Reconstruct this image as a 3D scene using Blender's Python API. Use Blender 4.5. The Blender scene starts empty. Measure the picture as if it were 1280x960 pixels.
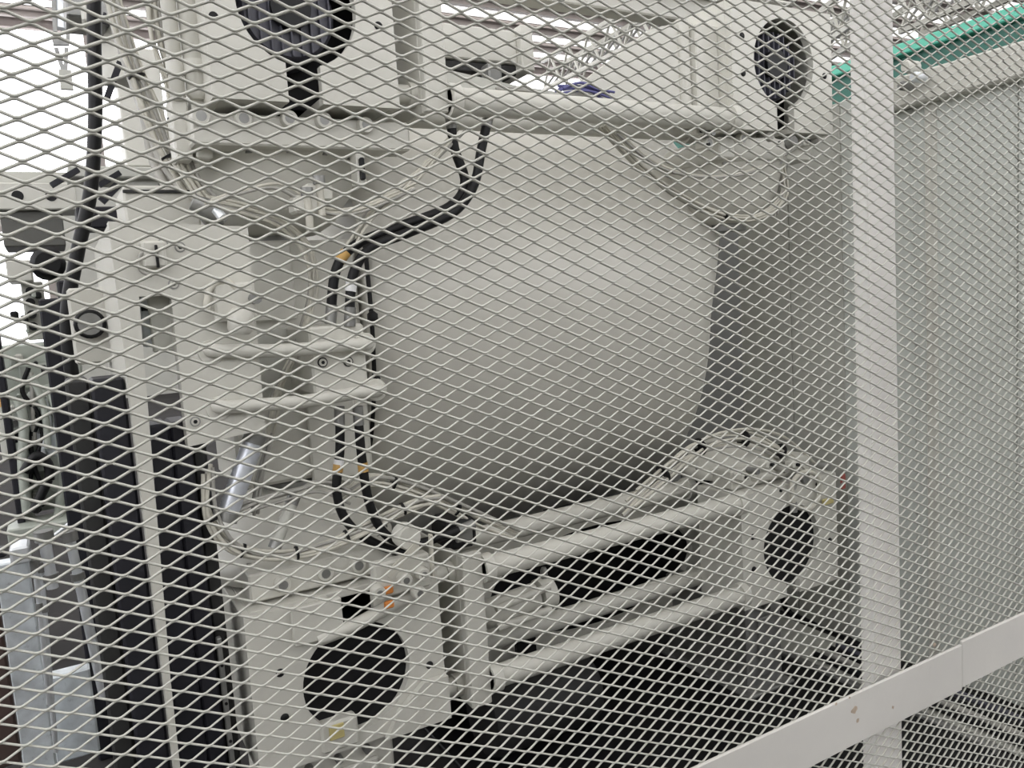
import bpy, bmesh, math, random
import numpy as np
from mathutils import Vector, Matrix
random.seed(7)
sc = bpy.context.scene
C = sc.collection
R = math.radians

# ------------------------------------------------------------------ camera
EYE = Vector((0, 0, 1.55)); F = 1000.0
yaw, pitch, roll = R(29.514), R(-6.398), R(-3.825)
fwd = Vector((math.sin(yaw)*math.cos(pitch), math.cos(yaw)*math.cos(pitch), math.sin(pitch)))
rt = Vector((math.cos(yaw), -math.sin(yaw), 0)); up = rt.cross(fwd)
rt, up = math.cos(roll)*rt+math.sin(roll)*up, -math.sin(roll)*rt+math.cos(roll)*up
cam = bpy.data.cameras.new('camera'); cam.sensor_width = 36; cam.lens = 36*F/1280; cam.clip_start = .05
co = bpy.data.objects.new('camera', cam); C.objects.link(co); sc.camera = co
m3 = Matrix((rt, up, -fwd)).transposed()
co.matrix_world = Matrix.Translation(EYE) @ m3.to_4x4()

# ------------------------------------------------------------------ world and exposure
w = bpy.data.worlds.new('overcast'); sc.world = w; w.use_nodes = True
w.node_tree.nodes['Background'].inputs[0].default_value = (.95, .98, 1, 1)
w.node_tree.nodes['Background'].inputs[1].default_value = .06
sc.view_settings.view_transform = 'Standard'; sc.view_settings.look = 'None'
sc.view_settings.gamma = 1; sc.view_settings.use_curve_mapping = False
sc.view_settings.exposure = -1.48
SKYLIGHT = 4.2; WINDOW = 7.5

# ------------------------------------------------------------------ measuring: photo point at a real depth
def ray(x, y): return fwd + rt*((x-640)/F) - up*((y-480)/F)
def W(x, y, Y):
    d = ray(x, y); return EYE + d*(Y/d.y)
def WX(x, y, X):
    d = ray(x, y); return EYE + d*(X/d.x)

# ------------------------------------------------------------------ materials
MATS = {}
def mat(name, col, rough=.5, metal=0, var=.08, scale=6, bump=.0, dirt=None, dirt_amt=.0, spec=.5, emit=0, ecol=None):
    if name in MATS: return MATS[name]
    m = bpy.data.materials.new(name); m.use_nodes = True
    nt = m.node_tree; b = nt.nodes['Principled BSDF']
    b.inputs['Roughness'].default_value = rough; b.inputs['Metallic'].default_value = metal
    b.inputs['Specular IOR Level'].default_value = spec
    tc = nt.nodes.new('ShaderNodeTexCoord')
    n = nt.nodes.new('ShaderNodeTexNoise'); n.inputs['Scale'].default_value = scale; n.inputs['Detail'].default_value = 5
    nt.links.new(tc.outputs['Object'], n.inputs['Vector'])
    r = nt.nodes.new('ShaderNodeValToRGB')
    r.color_ramp.elements[0].position = .3; r.color_ramp.elements[1].position = .7
    c = Vector(col)
    r.color_ramp.elements[0].color = (*(c*(1-var)), 1); r.color_ramp.elements[1].color = (*(c*(1+var)), 1)
    nt.links.new(n.outputs['Fac'], r.inputs['Fac'])
    out = r.outputs['Color']
    if dirt_amt:
        n2 = nt.nodes.new('ShaderNodeTexNoise'); n2.inputs['Scale'].default_value = scale*2.3; n2.inputs['Detail'].default_value = 8
        n2.inputs['Roughness'].default_value = .7
        nt.links.new(tc.outputs['Object'], n2.inputs['Vector'])
        mr = nt.nodes.new('ShaderNodeMapRange'); mr.inputs[1].default_value = .6; mr.inputs[2].default_value = .75
        mr.inputs[3].default_value = 0; mr.inputs[4].default_value = dirt_amt
        nt.links.new(n2.outputs['Fac'], mr.inputs[0])
        mx = nt.nodes.new('ShaderNodeMix'); mx.data_type = 'RGBA'
        nt.links.new(mr.outputs[0], mx.inputs[0]); nt.links.new(out, mx.inputs[6])
        mx.inputs[7].default_value = (*dirt, 1); out = mx.outputs[2]
    nt.links.new(out, b.inputs['Base Color'])
    if bump:
        n3 = nt.nodes.new('ShaderNodeTexNoise'); n3.inputs['Scale'].default_value = scale*14; n3.inputs['Detail'].default_value = 3
        nt.links.new(tc.outputs['Object'], n3.inputs['Vector'])
        bp = nt.nodes.new('ShaderNodeBump'); bp.inputs['Strength'].default_value = bump; bp.inputs['Distance'].default_value = .004
        nt.links.new(n3.outputs['Fac'], bp.inputs['Height']); nt.links.new(bp.outputs[0], b.inputs['Normal'])
    if emit:
        b.inputs['Emission Color'].default_value = (*(ecol or col), 1); b.inputs['Emission Strength'].default_value = emit
    MATS[name] = m; return m
rust = (.25, .12, .05)
PAINT = mat('cream_paint', (.60, .59, .535), .42, var=.05, scale=3, bump=.05, dirt=(.36, .32, .25), dirt_amt=.25)
BODY = mat('cream_gloss_paint', (.62, .605, .55), .30, var=.04, scale=2, bump=.03, dirt=(.45, .42, .34), dirt_amt=.2)
MESHM = mat('mesh_paint', (.60, .595, .54), .45, var=.06, scale=8, dirt=(.42, .36, .26), dirt_amt=.3)
RAILM = mat('rail_paint', (.70, .68, .64), .5, var=.04, scale=5, bump=.06, dirt=rust, dirt_amt=.12)
POSTM = mat('brightened_post_paint', (.84, .82, .79), .5, var=.03, scale=5, bump=.04)  # paint brightened to make up for light the mesh keeps off the post
GREYP = mat('grey_panel', (.49, .49, .445), .5, var=.05, scale=2, dirt=(.3, .27, .2), dirt_amt=.3)
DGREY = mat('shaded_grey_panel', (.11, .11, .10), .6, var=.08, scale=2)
WALLM = mat('wall_panel', (.60, .62, .58), .38, var=.05, scale=1.5, dirt=(.5, .48, .4), dirt_amt=.3)
CABLE = mat('cream_cable', (.56, .54, .47), .5, var=.12, scale=20)
CABLEG = mat('grey_cable', (.36, .35, .32), .5, var=.15, scale=20)
BLACK = mat('black_rubber', (.007, .007, .008), .5, var=.2, scale=20, spec=.3)
DARK = mat('dark_navy_steel', (.016, .016, .022), .5, var=.25, scale=5, dirt=(.05, .045, .05), dirt_amt=.5, spec=.35)
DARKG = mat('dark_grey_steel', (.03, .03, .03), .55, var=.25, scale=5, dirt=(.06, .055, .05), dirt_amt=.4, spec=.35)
MOTOR = mat('motor_grey', (.065, .065, .085), .45, var=.2, scale=10)
STEEL = mat('bright_steel', (.78, .81, .84), .3, .45, var=.1, scale=15)
GALV = mat('galvanised', (.76, .81, .84), .45, .25, var=.2, scale=18, dirt=(.25, .26, .28), dirt_amt=.7)
DUCT = mat('silver_foil', (.72, .75, .82), .35, .55, var=.12, scale=30)
IRON = mat('dull_iron', (.28, .28, .27), .45, .6, var=.2, scale=14)
ORANGE = mat('orange_mark', (.70, .25, .05), .5)
AMBER = mat('amber_tape', (.55, .33, .10), .5)
WHITET = mat('white_tape', (.8, .8, .8), .5)
GREEN = mat('crane_green', (.13, .58, .42), .4, var=.06, scale=3)
GREEND = mat('crane_shaded_green', (.03, .16, .12), .45, var=.1, scale=3)  # shaded copy of the crane green, for the recess below the fascia
GGREY = mat('green_grey_paint', (.42, .45, .40), .45, var=.12, scale=12, dirt=(.2, .2, .17), dirt_amt=.5)
FLOORM = mat('concrete_floor', (.032, .03, .03), .85, var=.25, scale=2, bump=.1, spec=.15, dirt=(.07, .065, .06), dirt_amt=.5)  # dark concrete, darkened further for the machine's self-shadow
BLUE = mat('violet_cable', (.10, .10, .26), .5)
ROOFM = mat('roof_sheet', (.42, .37, .35), .6, var=.08, scale=1)
PURL = mat('purlin_steel', (.36, .32, .30), .6, var=.1, scale=2)
SKYM = mat('skylight_panel', (.95, .97, 1), .5, var=.02, scale=1, emit=SKYLIGHT, ecol=(1, .985, .96))
WINM = mat('daylight_window', (.95, .97, 1), .5, var=.02, scale=1, emit=WINDOW, ecol=(.97, .97, 1))
RUSTM = mat('faded_rust', (.50, .40, .31), .7, var=.25, scale=60)
RED = mat('red_tag', (.45, .12, .10), .5)
YEL = mat('yellow_tag', (.58, .50, .22), .5)

# ------------------------------------------------------------------ mesh helpers
class MB:
    def __init__(s): s.v = []; s.f = []; s.sm = []
    def add(s, v, f, smooth=False):
        o = len(s.v); s.v += [tuple(p) for p in v]; s.f += [tuple(i+o for i in q) for q in f]; s.sm += [smooth]*len(f); return s
    def box(s, x0, x1, y0, y1, z0, z1, b=.003):
        # box with chamfered vertical and horizontal front edges
        x0, x1 = min(x0, x1), max(x0, x1); y0, y1 = min(y0, y1), max(y0, y1); z0, z1 = min(z0, z1), max(z0, z1)
        b = min(b, (x1-x0)*.3, (y1-y0)*.3, (z1-z0)*.3)
        v = []
        for (z, e) in ((z0, b), (z0+b, 0), (z1-b, 0), (z1, b)):
            k = b-e if e == 0 else b
            c = b if e == 0 else 0
            # octagonal ring, pulled in at the caps
            i = e
            v += [(x0+b+i*.3, y0+i, z), (x1-b-i*.3, y0+i, z), (x1-i, y0+b+i*.3, z), (x1-i, y1-b-i*.3, z),
                  (x1-b-i*.3, y1-i, z), (x0+b+i*.3, y1-i, z), (x0+i, y1-b-i*.3, z), (x0+i, y0+b+i*.3, z)]
        f = [tuple(range(7, -1, -1)), tuple(range(24, 32))]
        for r in range(3):
            for i in range(8):
                j = (i+1) % 8; f.append((r*8+i, r*8+j, r*8+8+j, r*8+8+i))
        return s.add(v, f)
    def prism(s, poly, d0, d1, axis='y'):
        # poly of 2D points: axis y -> (x,z) ; axis x -> (y,z) ; axis z -> (x,y)
        def mk(p, d):
            return {'y': (p[0], d, p[1]), 'x': (d, p[0], p[1]), 'z': (p[0], p[1], d)}[axis]
        n = len(poly)
        v = [mk(p, d0) for p in poly]+[mk(p, d1) for p in poly]
        f = [tuple(range(n)), tuple(range(2*n-1, n-1, -1))]
        f += [(i, i+n, (i+1) % n+n, (i+1) % n) for i in range(n)]
        return s.add(v, f)
    def ring_plate(s, x0, x1, z0, z1, cx, cz, rx, rz, y0, y1, n=48):
        # rectangular plate with an elliptical hole
        A = sorted([2*math.pi*i/n for i in range(n)]+[math.atan2(z-cz, x-cx) % (2*math.pi) for x in (x0, x1) for z in (z0, z1)])
        out, inn = [], []
        for a in A:
            c, si = math.cos(a), math.sin(a)
            t = min([((x1-cx) if c > 0 else (x0-cx))/c if abs(c) > 1e-9 else 1e9, ((z1-cz) if si > 0 else (z0-cz))/si if abs(si) > 1e-9 else 1e9])
            out.append((cx+c*t, cz+si*t)); inn.append((cx+c*rx, cz+si*rz))
        N = len(A)
        v = [(p[0], y, p[1]) for y in (y0, y1) for L in (out, inn) for p in L]
        f = []
        for i in range(N):
            j = (i+1) % N
            f += [(i, j, N+j, N+i), (2*N+i, 3*N+i, 3*N+j, 2*N+j), (N+i, N+j, 3*N+j, 3*N+i), (i, 2*N+i, 2*N+j, j)]
        return s.add(v, f)
    def lathe(s, prof, o=(0, 0, 0), axis='z', n=24, smooth=True):
        # prof: (radius, height) pairs
        v = []; o = Vector(o)
        for (r, h) in prof:
            for i in range(n):
                a = 2*math.pi*i/n; c, si = r*math.cos(a), r*math.sin(a)
                v.append(o+Vector({'z': (c, si, h), 'y': (c, h, si), 'x': (h, c, si)}[axis]))
        f = []
        for k in range(len(prof)-1):
            for i in range(n):
                j = (i+1) % n; f.append((k*n+i, k*n+j, k*n+n+j, k*n+n+i))
        s.add(v, f, smooth)
        if prof[0][0] > 1e-4: s.add(v[:n], [tuple(range(n-1, -1, -1))])
        if prof[-1][0] > 1e-4: s.add(v[-n:], [tuple(range(n))])
        return s
    def tube(s, pts, r, n=8, smooth=True):
        pts = [Vector(p) for p in pts]
        v = []; up0 = None
        for i, p in enumerate(pts):
            t = (pts[min(i+1, len(pts)-1)]-pts[max(i-1, 0)]).normalized()
            if up0 is None:
                a = Vector((0, 0, 1)) if abs(t.z) < .9 else Vector((1, 0, 0))
                up0 = (a-t*a.dot(t)).normalized()
            else: up0 = (up0-t*up0.dot(t)).normalized()
            b = t.cross(up0)
            rr = r[i] if isinstance(r, (list, tuple)) else r
            for k in range(n):
                an = 2*math.pi*k/n; v.append(p+(up0*math.cos(an)+b*math.sin(an))*rr)
        f = []
        for i in range(len(pts)-1):
            for k in range(n):
                j = (k+1) % n; f.append((i*n+k, i*n+j, i*n+n+j, i*n+n+k))
        s.add(v, f, smooth)
        s.add(v[:n], [tuple(range(n-1, -1, -1))]); s.add(v[-n:], [tuple(range(n))])
        return s
    def bar(s, a, b, wx, wy):
        a, b = Vector(a), Vector(b); t = (b-a).normalized()
        h = Vector((0, 0, 1)) if abs(t.z) < .9 else Vector((0, 1, 0))
        e = t.cross(h).normalized(); g = e.cross(t)
        v = [p+e*(sx*wx/2)+g*(sy*wy/2) for p in (a, b) for sx, sy in ((-1, -1), (1, -1), (1, 1), (-1, 1))]
        return s.add(v, [(3, 2, 1, 0), (4, 5, 6, 7), (0, 1, 5, 4), (1, 2, 6, 5), (2, 3, 7, 6), (3, 0, 4, 7)])
    def mesh(s, name):
        me = bpy.data.meshes.new(name); me.from_pydata([tuple(p) for p in s.v], [], s.f)
        me.polygons.foreach_set('use_smooth', s.sm)
        bm = bmesh.new(); bm.from_mesh(me); bmesh.ops.recalc_face_normals(bm, faces=bm.faces[:]); bm.to_mesh(me); bm.free()
        me.update(); return me
    def build(s, name, m, parent=None, loc=None):
        o = bpy.data.objects.new(name, s.mesh(name)); o.data.materials.append(m); C.objects.link(o)
        if parent: o.parent = parent
        if loc is not None: o.location = loc
        return o
def tag(o, label, cat=None, group=None, kind=None):
    if label: o['label'] = label
    if cat: o['category'] = cat
    if group: o['group'] = group
    if kind: o['kind'] = kind
    return o
def thing(name, label, cat, group=None, kind=None, loc=(0, 0, 0)):
    o = bpy.data.objects.new(name, None); o.empty_display_size = .05; C.objects.link(o)
    o.location = loc
    return tag(o, label, cat, group, kind)
def rel(o, root):          # keep a world-space mesh where it is under a moved Empty
    o.parent = root; o.location = -root.location; return o
def smooth_path(pts, seg=7):
    P = [Vector(p) for p in pts]; out = []
    for i in range(len(P)-1):
        p0, p1, p2, p3 = P[max(i-1, 0)], P[i], P[i+1], P[min(i+2, len(P)-1)]
        for k in range(seg):
            t = k/seg
            out.append(.5*((2*p1)+(p2-p0)*t+(2*p0-5*p1+4*p2-p3)*t*t+(3*p1-p0-3*p2+p3)*t**3))
    out.append(P[-1]); return out
def path(pp, Y=None):
    return [W(p[0], p[1], p[2] if len(p) > 2 else Y) for p in pp]

# ------------------------------------------------------------------ the setting
def struct(o): o['kind'] = 'structure'; return o
struct(MB().box(-14, 26, -8, 26, -.1, 0).build('floor', FLOORM))
# roof: sheet with skylight panels between purlins
roofE = struct(thing('ceiling', None, None))
ZR = 7.2
ys = [14.39+1.04*i for i in range(-22, 3)]
for i, y in enumerate(ys):
    MB().box(-14, 26, y+.68, y+1.04, ZR, ZR+.05).build('roof_sheet', ROOFM, roofE)
    MB().box(-14, 26, y, y+.68, ZR+.06, ZR+.09).build('skylight', SKYM, roofE)
    MB().box(-14, 26, y+.80, y+.92, ZR-.1, ZR).build('purlin', PURL, roofE)
wf = struct(thing('wall_far', None, None))
MB().box(-14, 26, 17.6, 17.75, 0, 4.32).build('wall_sheet', GREYP, wf)
MB().box(-14, 26, 17.6, 17.75, 7.0, 7.2).build('eaves_sheet', ROOFM, wf)
win = struct(thing('window_1', None, None))
for i in range(13):
    x = -13.8+3*i
    MB().box(x+.06, x+2.94, 17.65, 17.69, 4.36, 6.98).build('pane', WINM, win)
    MB().box(x-.06, x+.06, 17.58, 17.72, 4.32, 7.0).build('mullion', PURL, win)

# the hall's other window walls, behind and left of the viewer
wn = struct(thing('wall_front', None, None))
MB().box(-14, 26, -8.6, -8.45, 0, 2.6).build('wall_sheet', GREYP, wn)
wl = struct(thing('wall_left', None, None))
MB().box(-10.15, -10, -8.4, 17.5, 0, 3.2).build('wall_sheet', GREYP, wl)
w2 = struct(thing('window_2', None, None)); w3 = struct(thing('window_3', None, None))
for i in range(13):
    x = -13.8+3*i
    MB().box(x+.06, x+2.94, -8.54, -8.50, 2.64, 6.98).build('pane', WINM, w2)
    MB().box(x-.06, x+.06, -8.58, -8.44, 2.6, 7.0).build('mullion', PURL, w2)
for i in range(8):
    y = -8+3*i
    MB().box(-10.1, -10.06, y+.06, y+2.94, 3.24, 6.98).build('pane', WINM, w3)
    MB().box(-10.14, -10.0, y-.06, y+.06, 3.2, 7.0).build('mullion', PURL, w3)

# unseen partition added behind the viewer to keep light off the lower machine
wp = struct(thing('wall_light_block', None, None))
for k in range(12):
    MB().box(-11+1.2*k, -9.81+1.2*k, -3.55, -3.5, 0, 3.3, .006).build('panel', GREYP, wp)
MB().box(-11, 3.4, -3.57, -3.48, 3.3, 3.36).build('top_rail', GREYP, wp)
# daylight in the far doorway at the left
dr = struct(thing('door_1', None, None))
xa, xb = W(-70, 400, 17.5).x, W(66, 400, 17.5).x
MB().box(xa, xb, 17.54, 17.58, .02, 3.3).build('opening', WINM, dr)
MB().box(xa-.12, xa, 17.45, 17.6, 0, 3.4).box(xb, xb+.12, 17.45, 17.6, 0, 3.4).box(xa, xb, 17.45, 17.6, 3.3, 3.4).build('frame', PURL, dr)

# right-hand enclosure: side wall, its back return and the header
XW = 2.78
wr = struct(thing('wall_right', None, None))
YJ = WX(1166, 400, XW).y
zt = WX(1066, 122, XW).z
edges = [1.18, 1.48, YJ, WX(1142, 400, XW).y, WX(1052, 400, XW).y, WX(985, 400, XW).y, WX(922, 400, XW).y]
for k in range(6):
    MB().box(XW+(0, 0, .006, .012, .016, .016)[k], XW+.06, edges[k]+.002, edges[k+1]-.002, 0, zt, .004).build('panel', (WALLM, WALLM, WALLM, WALLM, GREYP, GREYP)[k], wr)  # far two panels in darker grey: the machine's shade put into the colour
MB().box(XW+.05, XW+.09, 1.18, edges[-1], 0, zt).build('backing', GREYP, wr)
MB().box(XW-.012, XW+.02, YJ-.02, YJ+.02, 0, zt, .004).build('joint_strip', PAINT, wr)
hb = [WX(1126, 130, XW-.06), WX(1280, 99, XW-.06)]; ht = [WX(1168, 79, XW-.06), WX(1280, 53, XW-.06)]
zh0 = (hb[0].z+hb[1].z)/2; zh1 = (ht[0].z+ht[1].z)/2
hd = struct(thing('trim_1', None, None))
MB().box(XW-.06, XW+.2, 1.18, 1.95, zh0, zh1, .008).build('header_beam', PAINT, hd)
MB().box(XW+.0, XW+.2, 1.18, 1.95, zt-.02, zh0).build('soffit_shade_strip', DARKG, hd)  # dark gap under the header, its shade given as strip colour
wb = struct(thing('wall_back', None, None))
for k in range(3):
    MB().box(1.9+.5*k, 2.395+.5*k, 3.3, 3.34, 0, 2.2, .006).build('panel', DGREY, wb)  # shade in the gap beside the housing is put into this dark grey
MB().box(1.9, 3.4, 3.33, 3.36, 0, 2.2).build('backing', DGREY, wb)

# green overhead crane girder behind the header
XG = 6.2
g = [WX(1128, 48, XG), WX(1280, 8, XG), WX(1128, 62, XG), WX(1280, 26, XG)]
zg1 = (g[0].z+g[1].z)/2; zg0 = (g[2].z+g[3].z)/2
cr = thing('crane_girder', 'bright green crane girder running overhead beyond the wall header', 'girder', loc=(XG, 4, zg0-.25))
rel(MB().box(XG, XG+.12, .2, 12, zg0, zg1, .01).build('fascia', GREEN), cr)
rel(MB().box(XG+.1, XG+.3, .2, 12, zg0-.35, zg0+.02, .01).build('web', GREEND), cr)
rel(MB().box(XG+.0, XG+.4, .2, 12, zg0-.42, zg0-.35, .01).build('bottom_flange', GREEND), cr)

# ------------------------------------------------------------------ expanded metal fence
FY = 1.134
fence = thing('mesh_fence', 'cream expanded metal safety fence with post and rail across the whole view', 'fence', loc=(1.6, FY, 0))
def expanded_sheet(x0, x1, z0, z1, L, S, px, pz, Y):
    ww, tt, ang = .0037, .0029, R(32)
    wv = np.array([0, -math.cos(ang), math.sin(ang)])*ww/2
    tv = np.array([0, math.sin(ang), math.cos(ang)])*tt/2
    h = math.sin(ang)*ww*.5
    lo = ((0, .10, .19, .90), (0, .03, .13, .955)); hi = ((0, .10, .81, .90), (0, .045, .87, .97))
    i0 = math.floor((x0-px)/(L/2)); i1 = math.ceil((x1-px)/(L/2))
    j0 = math.floor((z0-pz)/(S/2)); j1 = math.ceil((z1-pz)/(S/2))
    V = []; Fc = []; off = 0
    for j in range(j0, j1):
        # ribbon zigzags between z=j*S/2 (where i+j even) and (j+1)*S/2
        xs_, zs_ = [], []
        za, zb = pz+j*S/2+h, pz+(j+1)*S/2-h
        for i in range(i0, i1):
            low = (i+j) % 2 == 0
            for a, b in zip(*(lo if low else hi)):
                xs_.append(px+(i+a)*L/2); zs_.append(za+(zb-za)*(b if low else 1-b))
        xs_, zs_ = np.array(xs_), np.array(zs_)
        n = len(xs_)
        rel_ = (zs_-(za+zb)/2)/(S/2)
        c = np.stack([xs_, Y+rel_*math.cos(ang)*ww, zs_], 1)
        ring = np.stack([c-wv-tv, c+wv-tv, c+wv+tv, c-wv+tv], 1)
        V.append(ring.reshape(-1, 3))
        k = np.arange(n-1)[:, None]*4+off
        for q in range(4):
            q2 = (q+1) % 4
            Fc.append(np.concatenate([k+q, k+q2, k+4+q2, k+4+q], 1))
        off += n*4
    V = np.concatenate(V); Fc = np.concatenate(Fc)
    me = bpy.data.meshes.new('mesh_sheet')
    me.vertices.add(len(V)); me.vertices.foreach_set('co', V.ravel())
    me.loops.add(Fc.size); me.loops.foreach_set('vertex_index', Fc.ravel().astype(np.int32))
    me.polygons.add(len(Fc)); me.polygons.foreach_set('loop_start', np.arange(0, Fc.size, 4, dtype=np.int32))
    me.update(calc_edges=True); me.validate()
    o = bpy.data.objects.new('mesh_sheet', me); me.materials.append(MESHM); C.objects.link(o); return o
S_ = .025; L_ = S_*2.1
n0 = W(571, 466, FY)
rel(expanded_sheet(-.3, 2.55, .05, 2.45, L_, S_, n0.x, n0.z, FY), fence)
# H-section post behind the sheet
xp0, xp1 = 1.566, 1.664
pb = MB().box(xp0, xp1, FY+.012, FY+.05, 0, 3.0, .003)
rel(pb.build('post', POSTM), fence)
rel(MB().box(-.9, 1.86, FY-.018, FY-.010, .497, .616, .002).build('rail', RAILM), fence)
rel(MB().box(1.8605, 3.2, FY-.018, FY-.010, .503, .624, .002).build('rail', RAILM), fence)
rel(MB().box(-.9, 3.2, FY-.009, FY-.006, .50, .505, .001).build('rail_lip', RAILM), fence)
rnd = random.Random(5)
for (x, y, rr) in ((1068, 888, .010), (1072, 900, .006), (1045, 880, .004), (1116, 884, .005), (1168, 806, .006), (1062, 872, .003)):
    p = W(x, y, FY-.018)
    poly = [(p.x+rr*(.6+.7*rnd.random())*math.cos(a*.7), p.z+rr*(.5+.6*rnd.random())*math.sin(a*.7)) for a in range(9)]
    rel(MB().prism(poly, FY-.0184, FY-.0178).build('rust_patch', RUSTM), fence)

# ------------------------------------------------------------------ the machine: four corner brackets
MY = 2.0                     # front plane of the brackets
def keyhole(x0, x1, z0, z1, cx, cz, r, sw, down):
    a0 = math.asin(sw/2/r); n = 40
    pts = []
    if down:
        pts = [(x0, z0), (cx-sw/2, z0)]
        for i in range(n+1):
            a = -math.pi/2-a0-(2*math.pi-2*a0)*i/n
            pts.append((cx+r*math.cos(a), cz+r*math.sin(a)))
        pts += [(cx+sw/2, z0), (x1, z0), (x1, z1), (x0, z1)]
    else:
        pts = [(x1, z1), (cx+sw/2, z1)]
        for i in range(n+1):
            a = math.pi/2-a0-(2*math.pi-2*a0)*i/n
            pts.append((cx+r*math.cos(a), cz+r*math.sin(a)))
        pts += [(cx-sw/2, z1), (x0, z1), (x0, z0), (x1, z0)]
    return pts
def bracket(label, x0, x1, z0, z1, cx, cz, sw, down, motor, dx, depth=.5):
    t = thing('corner_bracket', label, 'bracket', 'corner brackets of the machine', loc=(cx, MY, z0))
    r = .1475
    rel(MB().prism(keyhole(x0, x1, z0, z1, cx+dx*0, cz, r, sw, down), MY, MY+.025).build('face_plate', PAINT), t)
    for xa in (x0, x1-.02):
        rel(MB().box(xa, xa+.02, MY+.025, MY+depth, z0, z1, .002).build('side_plate', PAINT), t)
    rel(MB().box(x0+.02, x1-.02, MY+.027, MY+depth, z1-.02, z1, .002).build('top_plate', PAINT), t)
    if down: rel(MB().box(x0+.02, cx-sw/2, MY+.027, MY+depth, z0, z0+.02, .002).box(cx+sw/2, x1-.02, MY+.027, MY+depth, z0, z0+.02, .002).build('bottom_plate', PAINT), t)
    else: rel(MB().box(x0+.02, x1-.02, MY+.027, MY+depth, z0, z0+.02, .002).build('bottom_plate', PAINT), t)
    rel(MB().box(x0+.02, x1-.02, MY+depth-.02, MY+depth, z0+.02, z1-.02, .002).build('back_plate', DARKG), t)
    rel(MB().box(x0+.022, x1-.022, MY+min(.2, depth-.04), MY+min(.21, depth-.03), z0+.03, z1-.03, .002).build('hole_shade_sheet', BLACK), t)  # black sheet added so the opening reads as deep shade
    if not motor:
        rel(MB().lathe([(.152, MY+.026), (.152, MY+min(.199, depth-.042))], (cx, 0, cz), 'y', 32).build('hole_shade_tube', BLACK), t)  # black tube added: shade inside the empty opening painted on
    if motor:
        mo = MB().lathe([(.11, .03), (.118, .04), (.118, .17), (.06, .175)], (cx-.01, MY+.02, cz), 'y', 28).build('motor', MOTOR)
        rel(mo, t)
        mf = MB()
        for k in range(9):
            xx = cx-.11+.025*k; hh = math.sqrt(max(.0004, .112**2-(xx-cx+.01)**2))
            mf.box(xx-.002, xx+.002, MY+.035, MY+.05, cz-hh, cz+hh, .0005)
        f_ = mf.build('cooling_fins', MOTOR); f_.parent = mo
        rel(MB().lathe([(.05, .02), (.05, .045), (.03, .05)], (cx-.01, MY, cz), 'y', 20).build('shaft_cap', BLACK), t)
    for (hx, hz) in ((cx-.20, cz+.07), (cx-.20, cz-.05), (cx+.205, cz-.03)):
        rel(MB().lathe([(.0001, -.002), (.011, -.002), (.011, .004)], (hx, MY, hz), 'y', 14).build('screw_hole', BLACK), t)
    return t
bTL = bracket('cream bracket at the upper left with a half seen round opening over a dark motor', .385, .852, 2.05, 2.50, .605, 2.283, .085, True, True, 0)
bTR = bracket('cream bracket at the upper right, beside the post, with round opening over a dark motor', 2.05, 2.545, 2.05, 2.47, 2.30, 2.283, .085, True, True, 0, .26)
bBL = bracket('cream bracket at the lower left with an empty black round opening', .328, .852, .375, .80, .602, .567, .12, False, False, 0)
bBR = bracket('cream bracket at the lower right, beside the post, with an empty black opening', 2.02, 2.52, .375, .795, 2.272, .567, .07, True, False, 0, .22)
# sloped strip crossing the lower left opening
rel(MB().tube(smooth_path([(.50, MY-.012, .70), (.60, MY-.016, .715), (.72, MY-.016, .745), (.80, MY-.012, .762)]), .018, 10).build('lip_tube', PAINT), bBL)
rel(MB().prism([(.66, .375), (.852, .375), (.852, .50), (.78, .50), (.70, .44)], MY-.022, MY-.002).build('corner_cover', PAINT), bBL)
rel(MB().box(.44, .57, MY-.022, MY-.002, .70, .80).build('slot_cover', PAINT), bBL)

# machine end plates that carry the tie bars
def end_plate(label, x0, x1, z0, z1, dep=.42):
    t = thing('end_plate', label, 'plate', 'end plates that carry the tie bars', loc=(x0, MY, z0))
    rel(MB().box(x0, x1, MY-.01, MY+.02, z0, z1, .003).build('front_flange', PAINT), t)
    rel(MB().box(x0, x0+.014, MY+.02, MY+dep, z0, z1, .003).build('web', PAINT), t)
    return t
end_plate('narrow cream upright plate at the left end of the lower tie bars', .925, .99, .37, .825)
end_plate('narrow cream upright plate right of the upper left bracket', .925, .99, 2.045, 2.55)

# tie bars
def tie_bar(label, x0, x1, y, z, r):
    t = thing('tie_bar', label, 'bar', 'round tie bars between the brackets', loc=(x0, y, z))
    rel(MB().lathe([(r*.9, x0), (r, x0+.006), (r, x1-.006), (r*.9, x1)], (0, y, z), 'x', 20).build('bar', PAINT), t)
    for x in (x0, x1-.03):
        rel(MB().lathe([(r*1.25, x), (r*1.25, x+.03)], (0, y, z), 'x', 20).build('collar', PAINT), t)
tie_bar('front upper tie bar, just under the skyline of the machine', .99, 2.05, 2.0, 2.078, .037)
tie_bar('rear upper tie bar, tucked below the front upper one', .94, 2.06, 2.22, 2.085, .033)
tie_bar('upper rear tie bar along the bottom of the big cream housing', .94, 2.06, 2.30, .765, .034)
tie_bar('upper front tie bar of the lower group', .99, 2.02, 2.0, .772, .034)
tie_bar('lower rear tie bar of the lower group, half hidden', .94, 2.06, 2.24, .435, .033)
tie_bar('lowest front tie bar above the dark underside', .99, 2.02, 2.0, .44, .034)
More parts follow.
